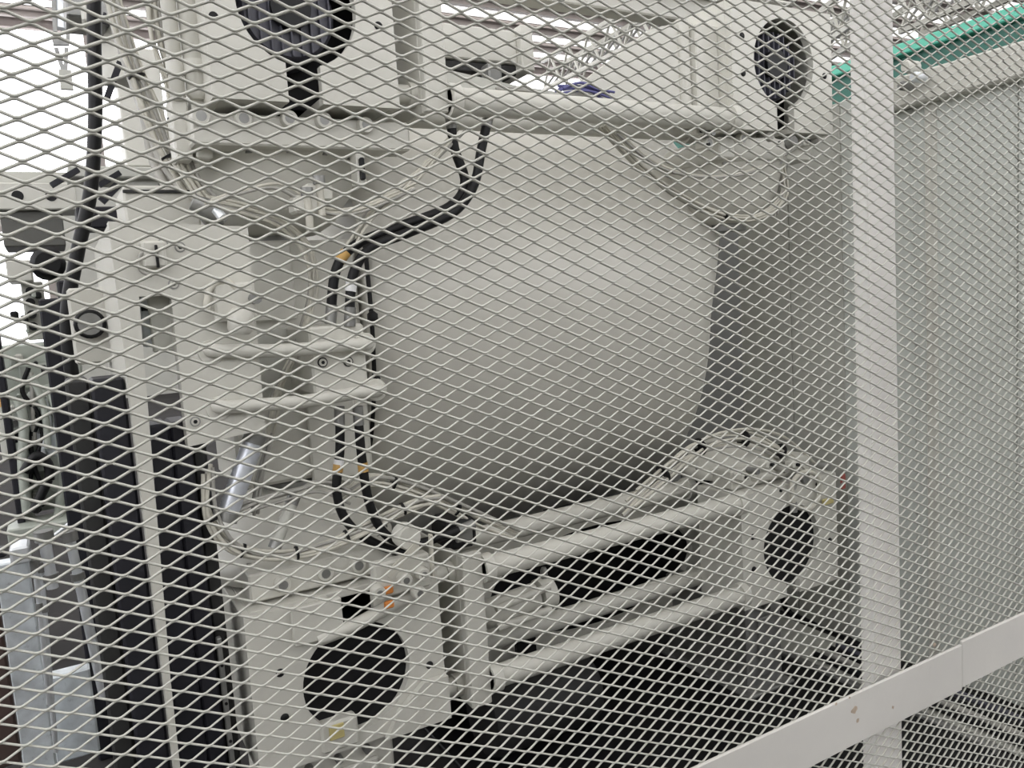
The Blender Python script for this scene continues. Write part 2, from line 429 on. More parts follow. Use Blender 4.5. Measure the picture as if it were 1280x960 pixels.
# links from bracket to end plate
for lab, x0, x1, z0, z1 in (('short stub link joining the lower left bracket to its end plate', .852, .925, .39, .44),
                            ('short stub link above it by the lower left bracket', .852, .925, .735, .79),
                            ('short stub link joining the upper left bracket to its end plate', .852, .925, 2.08, 2.13)):
    t = thing('stub_link', lab, 'link', loc=(x0, MY+.06, z0))
    zc_ = (z0+z1)/2
    rel(MB().lathe([(.026, x0-.0), (.026, x1)], (0, MY+.07, zc_), 'x', 16).build('pin', PAINT), t)
    rel(MB().lathe([(.034, x1-.02), (.034, x1)], (0, MY+.07, zc_), 'x', 16).build('collar', PAINT), t)

# ------------------------------------------------------------------ big cream housing (bulging front)
hs = thing('machine_housing', 'big smooth cream bulging housing in the middle of the machine', 'housing', loc=(1.5, 2.4, .9))
def Yf(z): return 2.20+.80*(z-1.52)**2
zs = [.64+1.54*i/34 for i in range(35)]
def xr(z):
    return 2.16+.50*min(.33, max(0, z-1.42))**1.5+.30*max(0, 1.42-z)**1.4
def xl(z): return .80+.05*max(0, z-1.5)+.02*max(0, 1.5-z)
V = []; Fq = []; NX = 24
for z in zs:
    for k in range(NX+1):
        u_ = k/NX; x = xl(z)+(xr(z)-xl(z))*u_
        e = min(u_, 1-u_)/.06
        y = Yf(z)+(.05*(1-min(1, e))**2)
        V.append((x, y, z))
n = NX+1
for i in range(len(zs)-1):
    for k in range(NX): Fq.append((i*n+k, i*n+k+1, i*n+n+k+1, i*n+n+k))
mb = MB().add(V, Fq, True)
# edges closed back to a common plane
Vb = []
loop = [(xl(z), Yf(z)+.05, z) for z in zs]; loop2 = [(xr(z), Yf(z)+.05, z) for z in zs]
YB = 2.95
for L in (loop, loop2):
    vv = L+[(p[0], YB, p[2]) for p in L]; m_ = len(L)
    mb.add(vv, [(i, i+1, m_+i+1, m_+i) for i in range(m_-1)], True)
for zi in (0, -1):
    row = [V[(zi % len(zs))*n+k] for k in range(n)]
    vv = row+[(p[0], YB, p[2]) for p in row]
    mb.add(vv, [(i, i+1, n+i+1, n+i) for i in range(n-1)])
rel(mb.build('shell', BODY), hs)
rel(MB().box(.82, 2.12, YB-.02, YB, .9, 2.05).build('rear_panel', GREYP), hs)
sp = [(464, 300), (460, 393), (464, 472), (478, 522), (484, 567), (487, 646)]
sl = [Vector((xl(W(x, y, 2.2).z)+.004, Yf(W(x, y, 2.2).z)+.02, W(x, y, 2.2).z)) for x, y in sp]
rel(MB().tube(smooth_path(sl), .007, 8).build('edge_seal', BLACK), hs)
for q in ((461, 398), (470, 478)):
    p = W(*q, 2.2); rel(MB().lathe([(.006, -.02), (.016, -.012), (.016, .012), (.006, .02)], (xl(p.z)+.004, Yf(p.z)+.01, p.z), 'z', 10).build('seal_clip', BLACK), hs)
MB_ = MB()

# arm column left of the housing
ac = thing('arm_column', 'pale upright column panel between the arm plate and the big housing', 'column', loc=(.62, 2.3, .9))
rel(MB().box(.40, .79, 2.27, 2.6, 1.06, 1.74, .01).build('body', PAINT), ac)
rel(MB().box(.44, .60, 2.255, 2.27, 1.52, 1.74, .004).build('cover_panel', PAINT), ac)
rel(MB().box(.42, .62, 2.25, 2.27, 1.30, 1.50, .004).build('cover_panel', GREYP), ac)
mbx = MB().box(.60, .74, 2.25, 2.27, 1.05, 1.30, .004); rel(mbx.build('cover_panel', PAINT), ac)

# middle clamp bracket with the hose sockets
mk = thing('hose_bracket', 'small cream bracket with two ringed screws holding the hose sockets', 'bracket', loc=(.64, 2.08, 1.32))
rel(MB().box(.565, .712, 2.03, 2.26, 1.325, 1.50, .006).build('block', PAINT), mk)
for q in ((403, 453), (435, 452)):
    p = W(*q, 2.03); s_ = MB().lathe([(.013, -.004), (.013, .004)], (p.x, 2.03, p.z), 'y', 16).build('screw', BLACK); rel(s_, mk)
    h_ = MB().lathe([(.010, -.006), (.010, .004)], (p.x, 2.03, p.z), 'y', 16).build('screw_head', PAINT); h_.parent = s_
    h2 = MB().lathe([(.005, -.0065), (.005, .004)], (p.x, 2.03, p.z), 'y', 6).build('socket', BLACK); h2.parent = s_

# two handle rods
for lab, a, b in (('upper white rod bridging the arm plate and the hose bracket', (262, 441), (458, 430)),
                  ('lower white rod bridging the arm plate and the hose bracket', (272, 512), (472, 488))):
    A, B = W(*a, 1.97), W(*b, 2.01)
    t = thing('link_rod', lab, 'rod', 'white link rods of the arm', loc=A)
    rel(MB().tube(smooth_path([A+Vector((0, .05, .012)), A+Vector((.012, .01, .004)), A+(B-A)*.2, A+(B-A)*.5+Vector((0, -.01, -.004)), A+(B-A)*.85, B, B+Vector((.02, .05, .01))]), .017, 12).build('rod', PAINT), t)
    for p in (A+Vector((.006, .03, 0)), B+Vector((.0, .02, 0))):
        rel(MB().lathe([(.028, -.014), (.03, -.01), (.03, .02)], p, 'y', 16).build('end_boss', PAINT), t)
        rel(MB().lathe([(.010, -.018), (.010, -.01)], p, 'y', 8).build('bolt', IRON), t)

# ------------------------------------------------------------------ left arm plate with its post
ap = thing('arm_plate', 'cream L-shaped side plate with ringed screws left of the column', 'plate', loc=(.2, 2.0, 0))
rel(MB().prism([(.134, .0), (.143, .0), (.149, .7), (.168, 1.30), (.178, 1.60), (.245, 1.60), (.245, 1.245), (.425, 1.262), (.432, 1.752), (.134, 1.768)], MY-.01, MY+.04).build('front_plate', PAINT), ap)
rel(MB().box(.134, .15, MY+.04, MY+.7, 1.38, 1.766, .003).build('side_plate', PAINT), ap)
rel(MB().box(.2, .42, MY+.04, MY+.06, 1.47, 1.75, .003).build('inner_plate', GREYP), ap)
for q in ((203, 305), (225, 309), (217, 355), (244, 527)):
    p = W(*q, MY-.01); s_ = MB().lathe([(.012, -.002), (.012, .004)], (p.x, MY-.01, p.z), 'y', 16).build('screw', IRON); rel(s_, ap)
    h_ = MB().lathe([(.009, -.004), (.009, .002)], (p.x, MY-.01, p.z), 'y', 16).build('screw_head', PAINT); h_.parent = s_
    h2 = MB().lathe([(.005, -.005), (.005, .002)], (p.x, MY-.01, p.z), 'y', 6).build('socket', BLACK); h2.parent = s_
# bumps and clamps on the arm plate
pl = W(300, 390, 1.98)
cl = thing('pneumatic_clamp', 'cream capsule clamp body bolted on the arm plate', 'clamp', loc=pl)
rel(MB().tube([W(302, 385, 1.95), W(302, 392, 1.95), W(300, 412, 1.95), W(300, 418, 1.95)], [.02, .03, .03, .02], 14).build('capsule', PAINT), cl)
rel(MB().box(pl.x-.06, pl.x+.035, 1.955, 1.99, pl.z-.02, pl.z+.07, .006).build('base_block', PAINT), cl)
rel(MB().lathe([(.014, -.02), (.014, .01)], (pl.x+.03, 1.95, pl.z+.03), 'y', 10).build('port', IRON), cl)
rel(MB().tube(smooth_path([W(296, 362, 1.96), W(280, 350, 1.96), W(262, 362, 1.96), W(258, 388, 1.96)]), .008, 8).build('pipe', CABLE), cl)
pl = W(190, 318, 1.97)
cl = thing('sensor_clip', 'small pale sensor clip at the top left of the arm plate', 'clip', loc=pl)
rel(MB().box(pl.x-.02, pl.x+.03, 1.965, 1.99, pl.z-.03, pl.z+.03, .005).build('body', PAINT), cl)
rel(MB().tube(smooth_path([W(184, 310, 1.97), W(174, 322, 1.97), W(176, 338, 1.97), W(190, 345, 1.97)]), .004, 6).build('lead', CABLEG), cl)
rel(MB().box(pl.x+.006, pl.x+.012, 1.958, 1.97, pl.z-.03, pl.z+.02, .001).build('slot', BLACK), cl)

# greased steel slide seen in the gap of the arm plate, and the dark bellows around
sl_ = thing('slide_block', 'scuffed steel slide block in the gap of the arm plate', 'slide', loc=(.24, 2.12, 1.3))
p0, p1 = W(172, 352, 2.1), W(208, 432, 2.1)
rel(MB().box(p0.x, p1.x+.03, 2.1, 2.2, p1.z, p0.z, .004).build('body', GALV), sl_)
rel(MB().box(p0.x, p1.x+.03, 2.095, 2.1, p0.z-.07, p0.z-.06, .001).build('wiper', BLACK), sl_)
def dark_panel(label, strips, z1):
    t = thing('dark_cover', label, 'cover', 'dark upright covers', loc=(strips[0][0], strips[0][2], 0))
    for x0, x1, y0, m in strips:
        rel(MB().box(x0, x1, y0, y0+.12, 0, z1, .006).build('cover_strip', m), t)
    for z in (.2, .55, .9):
        rel(MB().box(strips[0][0], strips[-1][1], strips[0][2]+.06, strips[0][2]+.09, z, z+.02, .003).build('cross_band', DARKG), t)
dark_panel('dark navy upright cover right of the white post, rising to the slide block', [(.152, .215, 2.045, DARK), (.217, .262, 2.05, DARK), (.264, .298, 2.08, DARKG)], 1.30)
dark_panel('dark upright cover just left of the white post', [(.062, .131, 2.05, DARK), (.012, .060, 2.10, DARKG)], 1.42)
t = thing('slide_rail', 'thin grey upright rail between the dark bellows folds', 'rail', loc=(.15, 2.15, 0))
rel(MB().box(.266, .278, 2.04, 2.06, 0, .75, .002).build('rail', IRON), t)
for k in range(7): rel(MB().lathe([(.004, -.003), (.004, .003)], (.272, 2.04, .08+.1*k), 'y', 8).build('bolt', BLACK), t)
t = thing('pressure_gauge', 'dark round gauge on the white box left of the arm post', 'gauge', loc=W(112, 412, 2.5))
c_ = W(112, 405, 2.5)
rel(MB().box(c_.x-.045, c_.x+.055, 2.5, 2.6, c_.z-.11, c_.z+.10, .006).build('box', PAINT), t)
rel(MB().lathe([(.035, -.03), (.04, -.026), (.04, .01)], (c_.x, 2.5, c_.z), 'y', 20).build('ring', BLACK), t)
rel(MB().lathe([(.03, -.034), (.03, -.02)], (c_.x, 2.5, c_.z), 'y', 20).build('dial', IRON), t)

# ------------------------------------------------------------------ rotary joints under / over the brackets
def joint(label, cx, cy, top, zb, r=.30, hh=1.0):
    t = thing('rotary_joint', label, 'joint', 'rotary joints of the machine', loc=(cx, cy, zb))
    s = (-1 if top else 1)*hh
    rel(MB().lathe([(r*.93, zb), (r*.95, zb+s*.01), (r*.95, zb+s*.07), (r*.9, zb+s*.075)], (cx, cy, 0), 'z', 40).build('flange', PAINT), t)
    rel(MB().lathe([(r*.9, zb+s*.075), (r*.86, zb+s*.10), (r*.78, zb+s*.17), (r*.6, zb+s*.24), (r*.42, zb+s*.27), (r*.3, zb+s*.275)], (cx, cy, 0), 'z', 40).build('bowl', PAINT), t)
    rel(MB().lathe([(r*.3, zb+s*.27), (r*.3, zb+s*.30)], (cx, cy, 0), 'z', 24).build('hub', IRON), t)
    for k in range(9):
        a = math.pi*(1.0+k/8)
        rel(MB().lathe([(.009, 0), (.009, s*.012)], (cx+r*.72*math.cos(a)*1.22, cy+r*.72*math.sin(a)*1.22, zb+s*.07), 'z', 8).build('bolt', IRON), t)
    return t
joint('round cream joint bowl under the upper left bracket', .58, 2.36, True, 2.03, .29)
joint('round cream joint bowl under the upper right bracket', 2.24, 2.24, True, 2.03, .235)
joint('round cream joint bowl above the lower left bracket', .57, 2.36, False, .815, .29, .8)
joint('round cream joint bowl above the lower right bracket', 2.24, 2.24, False, .815, .22, .45)

# flange blocks with ring bolts
def flange_block(label, x0, x1, z0, z1, y0, bolts):
    t = thing('flange_block', label, 'flange', 'flange blocks with ring bolts', loc=(x0, y0, z0))
    rel(MB().box(x0, x1, y0, y0+.1, z0, z1, .005).build('block', PAINT), t)
    for (bx, bz) in bolts:
        p = W(bx, bz, y0)
        b_ = MB().lathe([(.019, -.02), (.021, -.016), (.021, .004)], (p.x, y0, p.z), 'y', 18).build('cap_bolt', PAINT); rel(b_, t)
        h_ = MB().lathe([(.0125, -.0205), (.0125, 0)], (p.x, y0, p.z), 'y', 12).build('socket', IRON); h_.parent = b_
flange_block('cream flange with a row of ring bolts under the upper left bracket', .34, .90, 1.955, 2.03, 2.06, [(250, 147), (303, 150), (360, 150), (403, 152), (455, 158)])
flange_block('cream flange with ring bolts above the lower left bracket', .36, .80, .81, .885, 2.06, [(352, 729), (405, 715), (446, 705)])
flange_block('cream flange with ring bolts above the lower right bracket', 2.04, 2.45, .80, .87, 2.06, [(925, 598), (940, 588)])
flange_block('cream flange with ring bolts under the upper right bracket', 2.04, 2.50, 1.965, 2.035, 2.06, [(880, 165), (882, 180), (925, 175), (960, 178)])

# ------------------------------------------------------------------ cables
def strand_paths(P, n, spread, seed, seg=7):
    rnd = random.Random(seed); out = []
    for i in range(n):
        a = 2*math.pi*i/n+rnd.random(); rr = spread*math.sqrt((i+.5)/n)
        o0 = Vector((math.cos(a)*rr, math.sin(a)*rr*.5, math.sin(a+1)*rr))
        pts = [p+o0+Vector((rnd.uniform(-1, 1), rnd.uniform(-.4, .4), rnd.uniform(-1, 1)))*spread*.35 for p in P]
        out.append(smooth_path(pts, seg))
    return out
def bundle(label, pp, Y, n, spread, r, m=None, ties=0, seed=1, cat='cables', name='cable_bundle'):
    P = path(pp, Y)
    t = thing(name, label, cat, loc=P[0])
    SP = strand_paths(P, n, spread, seed)
    for i, sp_ in enumerate(SP):
        rel(MB().tube(sp_, r*(.85+.3*random.random()), 7).build('cable', m or (CABLE, CABLE, CABLEG)[i % 3]), t)
    ctr = [sum((s_[k] for s_ in SP), Vector())/n for k in range(len(SP[0]))]
    for k in range(ties):
        i = int((k+1)*len(ctr)/(ties+1)); d = (ctr[min(i+1, len(ctr)-1)]-ctr[i]).normalized()*.003
        rel(MB().tube([ctr[i]-d, ctr[i]+d], spread*.75+r, 12).build('cable_tie', BLACK), t)
    return t
bundle('pale cable bundle dropping from the top left corner past the bright window', [(130, -40), (152, 40), (172, 95), (192, 150), (212, 195), (240, 232), (262, 258)], 2.25, 7, .022, .0055, ties=2, seed=2)
bundle('pale cable bundle hanging beside the upper left bracket', [(185, -40), (194, 40), (210, 100), (218, 150), (226, 195), (246, 235), (268, 262)], 2.18, 6, .018, .0055, ties=1, seed=3)
bundle('grey hose bundle swaying behind the pale cables at upper left', [(128, -40, 2.7), (160, 60, 2.6), (180, 130, 2.5), (196, 190, 2.45), (222, 230, 2.4)], 2.5, 4, .03, .014, m=CABLEG, seed=4)
bundle('pale cable bundle looping over the column and down behind the rods', [(255, 250), (310, 262), (352, 280), (384, 315), (391, 362), (380, 412), (362, 455), (346, 490), (336, 545), (322, 605)], 2.16, 5, .013, .0045, seed=5)
bundle('pale cable fan running from the joint bowl up to the black hoses', [(440, 300), (468, 262), (505, 232), (540, 200), (572, 165)], 2.06, 6, .022, .0045, seed=6)
bundle('pale cables sagging round the upper left joint bowl', [(262, 252), (300, 240), (350, 232), (400, 262), (450, 262), (520, 232)], 2.04, 3, .012, .004, seed=16)
bundle('long pale cable arc sagging under the upper right joint', [(752, 158), (800, 207), (850, 245), (905, 268), (950, 268), (980, 240), (972, 190)], 2.08, 5, .018, .005, ties=1, seed=7)
bundle('shallow pale cable arc across the upper right joint bowl', [(768, 165), (820, 207), (880, 222), (940, 213), (1000, 180)], 2.04, 3, .012, .0045, seed=8)
bundle('pale cable bundle with black ties draped round the lower left joint', [(262, 585), (262, 640), (292, 680), (340, 693), (395, 683), (450, 660), (510, 632), (548, 620)], 2.04, 6, .018, .005, ties=5, seed=9)
bundle('pale cable bundle arching over the lower left joint towards the tie bars', [(425, 620), (460, 600), (505, 605), (550, 625), (600, 650), (645, 668)], 2.10, 6, .02, .005, m=None, ties=2, seed=10)
bundle('cable bundle with black ties arching over the lower right joint', [(785, 630), (830, 588), (875, 556), (930, 545), (975, 562), (1012, 592)], 2.06, 8, .035, .005, ties=4, seed=11)
bundle('thin cable pair hanging from the upper right joint', [(968, 180), (976, 215), (975, 245), (968, 268)], 2.1, 4, .012, .004, m=CABLEG, seed=12)
bundle('thin grey leads hanging beside the silver duct', [(338, 545), (330, 575), (322, 610), (318, 640)], 2.1, 5, .012, .004, m=CABLEG, seed=13)
bundle('tangled dark leads at the top of the lower left joint', [(290, 640), (320, 628), (370, 615), (405, 605), (440, 620)], 2.06, 4, .018, .0045, m=CABLEG, seed=14)
bundle('violet cables lying across the gusset at the top', [(700, 112), (720, 108), (740, 112), (762, 120)], 2.08, 5, .02, .004, m=BLUE, seed=15)

def hose(label, pp, Y, r, bands=(), m=BLACK):
    P = smooth_path(path(pp, Y), 9)
    t = thing('black_hose', label, 'hose', loc=P[0])
    rel(MB().tube(P, r, 12).build('hose', m), t)
    for (fr, mm, ln) in bands:
        i = int(fr*(len(P)-1)); i = min(max(1, i), len(P)-2); d = (P[i+1]-P[i-1]).normalized()*ln/2
        rel(MB().tube([P[i]-d, P[i]+d], r*1.12, 12).build('band', mm), t)
    for e, s_ in ((0, 1), (-1, -2)):
        d = (P[s_ if e == 0 else -2]-P[e]).normalized()
        rel(MB().tube([P[e], P[e]+d*.05], r*1.15, 12).build('fitting', IRON), t)
hose('outer thick black hose curving from the top bar to the hose bracket', [(562, 138), (568, 185), (581, 228), (562, 258), (500, 283), (445, 306), (420, 338), (413, 405)], 2.06, .0135, [(.80, AMBER, .03)])
hose('inner thick black hose curving from the top bar to the hose bracket', [(612, 138), (602, 185), (592, 232), (566, 266), (510, 291), (464, 310), (441, 345), (437, 408)], 2.03, .0135, [(.90, WHITET, .025)])
hose('left black hose leaving the hose bracket downward', [(424, 508), (425, 560), (421, 615), (436, 655), (475, 682), (528, 697)], 2.05, .0125, [(.30, AMBER, .02), (.27, WHITET, .018)])
hose('right black hose leaving the hose bracket downward', [(447, 508), (452, 570), (462, 630), (482, 668), (515, 680), (560, 668), (592, 655)], 2.03, .0125, [(.22, AMBER, .025)])
hose('black hose trailing along the foot of the grey panel by the post', [(975, 735, 2.4), (984, 762, 2.49), (1010, 777, 2.38), (1050, 797, 2.2), (1090, 815, 2.04), (1130, 836, 1.9)], 2.35, .013)
hose('heavy black hose hanging in front of the bright window', [(117, -60), (118, 60), (119, 150), (113, 240), (96, 320), (84, 400), (95, 500), (118, 600)], 2.75, .02)

# silver ribbed duct and lower duct
def duct(label, a, b, r, m=DUCT):
    t = thing('silver_duct', label, 'duct', loc=a)
    d = b-a; pr = []; n_ = 26
    P = [a+d*(i/n_) for i in range(n_+1)]
    rel(MB().tube(P, [r*(1 if i % 2 else .975) for i in range(n_+1)], 20).build('tube', m), t)
    for e in (a, b):
        dd = d.normalized()*.012
        rel(MB().tube([e-dd, e+dd], r*1.08, 16).build('clamp', IRON), t)
duct('shiny silver ribbed duct slanting beside the lower left joint', W(318, 548, 2.06), W(284, 645, 2.06), .026)
duct('short dull ribbed duct on the lower left joint bowl', W(366, 625, 2.08), W(345, 680, 2.06), .016, GREYP)

# ------------------------------------------------------------------ details of the lower centre
bp_ = thing('rear_plate', 'cream rear plate with a wide dark oval opening behind the lower tie bars', 'plate', loc=(1.6, 2.5, .3))
rel(MB().ring_plate(1.0, 2.28, .16, .70, 1.72, .45, .48, .20, 2.46, 2.49).build('plate', PAINT), bp_)
rel(MB().box(1.02, 2.62, 2.60, 2.62, .14, .70).build('oval_shade_sheet', BLACK), bp_)  # black sheet and rim painted as the shade inside the oval opening
rel(MB().box(1.02, 2.26, 2.49, 2.60, .14, .16).box(1.02, 2.26, 2.49, 2.60, .68, .70).build('oval_shade_rim', BLACK), bp_)
cy = thing('air_cylinder', 'cream air cylinder between the end plate and the dark oval opening', 'cylinder', loc=(1.0, 2.2, .62))
A, B = W(602, 770, 2.15), W(690, 738, 2.15)
d = (B-A)
rel(MB().tube([A, A+d*.05, A+d*.75, A+d*.78], [.03, .045, .045, .03], 18).build('barrel', PAINT), cy)
rel(MB().tube([A+d*.8, A+d*.98], .052, 18).build('end_cap', PAINT), cy)
rel(MB().tube([A+d*.1+Vector((0, -.05, .03)), A+d*.85+Vector((0, -.05, .04))], .012, 10).build('tie_rod', PAINT), cy)
rel(MB().tube([A+d*.1+Vector((0, -.05, -.03)), A+d*.85+Vector((0, -.05, -.035))], .012, 10).build('tie_rod', PAINT), cy)
rel(MB().lathe([(.012, 0), (.012, .03), (.008, .04)], A+d*.9+Vector((0, 0, .045)), 'z', 10).build('port', IRON), cy)
cn = thing('connector_box', 'black connector housing with a grey face beside the lower black hoses', 'connector', loc=W(578, 670, 2.08))
p = W(578, 668, 2.08)
rel(MB().box(p.x-.05, p.x+.05, 2.08, 2.2, p.z-.045, p.z+.045, .012).build('housing', BLACK), cn)
rel(MB().box(p.x-.025, p.x+.03, 2.07, 2.08, p.z-.02, p.z+.025, .006).build('face', IRON), cn)
vm = thing('valve_manifold', 'cream valve manifold with orange marks above the lower left opening', 'valve', loc=W(500, 730, 1.955))
p = W(500, 722, 1.955)
rel(MB().box(p.x-.07, p.x+.09, 1.955, 1.995, p.z-.045, p.z+.05, .006).build('block', PAINT), vm)
for q in ((486, 738), (487, 756)):
    c_ = W(*q, 1.945); rel(MB().box(c_.x-.013, c_.x+.013, 1.943, 1.955, c_.z-.010, c_.z+.010, .003).build('orange_mark', ORANGE), vm)
for q in ((470, 738), (503, 722), (520, 738), (525, 715)):
    c_ = W(*q, 1.955); f_ = MB().lathe([(.016, -.03), (.018, -.026), (.018, 0)], (c_.x, 1.955, c_.z), 'y', 14).build('fitting', PAINT); rel(f_, vm)
    h_ = MB().lathe([(.009, -.031), (.009, -.01)], (c_.x, 1.955, c_.z), 'y', 10).build('port', IRON); h_.parent = f_
for a, b in (((484, 720), (522, 680)), ((538, 668), (541, 722))):
    rel(MB().bar(W(*a, 1.93), W(*b, 1.93), .006, .018).build('strap', CABLE), vm)
p = W(535, 665, 1.955); rel(MB().lathe([(.03, -.02), (.034, -.01), (.034, .03)], (p.x-.06, 1.955, p.z-.0), 'y', 16).build('round_boss', PAINT), vm)

# gusset and beams at the top
gs = thing('gusset_plate', 'sloping cream gusset joining the top tie bar to the upper right bracket', 'gusset', loc=(1.8, 2.12, 2.05))
G = [W(x, y, 2.1) for x, y in ((705, 122), (735, 98), (815, 36), (858, 26), (858, 128), (858, 140))]
rel(MB().prism([(q.x, q.z) for q in G[:4]]+[(G[3].x, 2.11), (G[0].x, 2.11)], 2.1, 2.13).build('plate', PAINT), gs)
rel(MB().lathe([(.022, 2.11), (.022, G[3].z)], (G[3].x-.02, 2.1, 0), 'z', 14).build('edge_tube', PAINT), gs)
rel(MB().box(G[3].x, 2.05, 2.06, 2.3, 2.11, G[3].z-.02, .004).build('box_side', PAINT), gs)
tb = thing('top_beam', 'cream beam along the very top edge between the upper brackets', 'beam', loc=(1.5, 2.6, 2.6))
a, b = W(560, 0, 2.7), W(930, 30, 2.7)
rel(MB().box(1.0, 3.1, 2.7, 2.8, a.z+.05, a.z+.15, .006).build('web', PAINT), tb)
rel(MB().box(1.0, 3.1, 2.62, 2.85, a.z+.15, a.z+.165, .004).build('flange', PAINT), tb)
fb = thing('far_beam', 'short cream box beam with an end flange seen under the skylights', 'beam', loc=W(600, 55, 3.4))
a, b = W(548, 70, 3.4), W(645, 40, 3.4)
rel(MB().box(a.x-.1, b.x, 3.4, 3.6, a.z-.0, a.z+.15, .006).build('beam', PAINT), fb)
rel(MB().box(b.x, b.x+.07, 3.36, 3.64, a.z-.04, a.z+.17, .006).build('end_flange', PAINT), fb)
rel(MB().box(a.x-.1, b.x, 3.42, 3.58, a.z-.05, a.z-.005, .003).build('lower_lip', DARKG), fb)
p = W(620, 95, 3.3)
rel(MB().box(p.x-.035, p.x+.035, 3.3, 3.38, p.z-.05, p.z+.06, .008).build('bracket', IRON), fb)
sr = thing('sloping_cover', 'grey sloping cover sheet behind the top tie bar', 'cover', loc=W(600, 115, 3.0))
q = [W(x, y, 2.9) for x, y in ((555, 86), (650, 108), (720, 118), (720, 135), (555, 130))]
rel(MB().prism([(v_.x, v_.z) for v_ in q], 2.9, 3.3).build('sheet', GREYP), sr)
rel(MB().box(q[0].x+.1, q[2].x-.1, 3.22, 3.29, 0, q[3].z).build('stand', GREYP), sr)
bundle('dark leads looping over the sloping cover at the top', [(618, 112), (640, 112), (660, 114), (690, 122)], 2.88, 3, .012, .005, m=CABLEG, seed=21)

# tubes left of the upper left bracket
for lab, x, rr in (('left white vertical tube beside the upper left bracket', 214, .018), ('right white vertical tube beside the upper left bracket', 240, .028)):
    p = W(x, 40, 2.12)
    t = thing('riser_tube', lab, 'tube', loc=(p.x, 2.12, 2.1))
    rel(MB().lathe([(rr*.6, p.z-.16), (rr, p.z-.15), (rr, p.z+.5)], (p.x, 2.12, 0), 'z', 16).build('tube', PAINT), t)
    rel(MB().lathe([(rr*1.2, p.z-.1), (rr*1.2, p.z-.07)], (p.x, 2.12, 0), 'z', 16).build('collar', PAINT), t)
    rel(MB().box(p.x-.02, p.x+.02, 2.12, 2.2, p.z-.3, p.z-.15, .004).build('foot', PAINT), t)

# connectors round the upper left joint
for lab, q, hgt in (('small cream clamp hanging at the bottom of the upper left bowl', (400, 240), .04), ('cream tee fitting beside that clamp', (385, 255), .05)):
    p = W(*q, 2.03); t = thing('clamp_fitting', lab, 'fitting', loc=p)
    rel(MB().box(p.x-.035, p.x+.035, 2.03, 2.09, p.z-.022, p.z+.022, .006).build('block', PAINT), t)
    rel(MB().lathe([(.010, -hgt-.02), (.010, .03)], p, 'z', 10).build('stem', CABLE), t)
    rel(MB().lathe([(.016, .02), (.016, .04)], p, 'z', 10).build('nut', IRON), t)
p = W(268, 262, 2.1); t = thing('swivel_fitting', 'dark swivel fitting with a bright bolt above the arm plate', 'fitting', loc=p)
rel(MB().tube([W(240, 252, 2.1), W(262, 262, 2.1), W(282, 275, 2.1)], [.02, .026, .02], 12).build('elbow', IRON), t)
rel(MB().tube([W(270, 262, 2.06), W(278, 272, 2.05)], .012, 10).build('bolt', STEEL), t)
t = thing('support_box', 'pale box standing behind the top of the arm plate', 'box', loc=(.2, 2.2, 1.75))
a, b = W(158, 280, 2.25), W(247, 232, 2.25)
rel(MB().box(a.x, b.x, 2.25, 2.5, a.z-.2, b.z, .006).build('body', PAINT), t)
rel(MB().box(a.x, b.x, 2.243, 2.25, b.z-.02, b.z-.012, .001).build('lid_gap', DARKG), t)
t = thing('slot_bar', 'short black slot bar on the upper left joint bowl', 'slot', loc=W(455, 210, 2.03))
rel(MB().box(W(455, 210, 2.03).x-.006, W(455, 210, 2.03).x+.006, 2.035, 2.06, W(455, 224, 2.03).z, W(455, 196, 2.03).z, .003).build('bar', BLACK), t)
rel(MB().box(W(455, 210, 2.03).x-.012, W(455, 210, 2.03).x+.012, 2.05, 2.1, W(455, 230, 2.03).z, W(455, 190, 2.03).z, .003).build('backing', PAINT), t)

# small fittings around the right joints
def fittings(name, label, spots, Y, cat='fittings'):
    t = thing(name, label, cat, loc=W(*spots[0][:2], Y))
    for i, (x, y, r_) in enumerate(spots):
        p = W(x, y, Y); m = (PAINT, IRON, PAINT, CABLEG)[i % 4]
        if i % 2: rel(MB().lathe([(r_*.8, -.03), (r_, -.024), (r_, .02)], p, 'y', 10).build('fitting', m), t)
        else:
            b_ = MB().box(p.x-r_, p.x+r_, Y-.015, Y+.03, p.z-r_*.8, p.z+r_*.8, .004).build('block', m); rel(b_, t)
            c_ = MB().lathe([(r_*.4, -.025), (r_*.4, 0)], (p.x, Y-.0, p.z), 'y', 8).build('screw', BLACK); c_.parent = b_
fittings('valve_cluster', 'cluster of small fittings on the flange under the upper right bracket', [(872, 165, .016), (884, 168, .012), (880, 182, .014), (955, 172, .02), (968, 180, .014), (985, 178, .02), (1005, 178, .018), (1017, 177, .012)], 2.04)
fittings('sensor_cluster', 'cluster of small fittings and clips above the lower right opening', [(928, 596, .016), (940, 588, .012), (960, 580, .018), (975, 585, .016), (992, 580, .016), (1000, 596, .024), (1016, 604, .024), (985, 606, .018), (970, 612, .014), (1028, 582, .014)], 2.02)
t = thing('warning_tag', 'small red and yellow tags at the edge of the lower right fittings', 'tag', loc=W(1055, 602, 2.0))
p = W(1055, 602, 2.03); rel(MB().box(p.x-.012, p.x+.012, 2.03, 2.04, p.z-.03, p.z+.03, .003).build('red_tag', RED), t)
p = W(1032, 626, 2.0); rel(MB().box(p.x-.03, p.x+.03, 1.985, 1.995, p.z-.012, p.z+.012, .003).build('yellow_tag', YEL), t)
rel(MB().tube([W(1032, 626, 1.992), W(1055, 602, 2.033)], .003, 6).build('string', IRON), t)
t = thing('clear_hose', 'pale crumpled hose loop above the lower right opening', 'hose', loc=W(1010, 600, 1.98))
rel(MB().tube(smooth_path(path([(992, 632), (990, 605), (1005, 590), (1022, 596), (1024, 620), (1012, 636), (996, 634)], 1.98)), .009, 8).build('hose', CABLE), t)
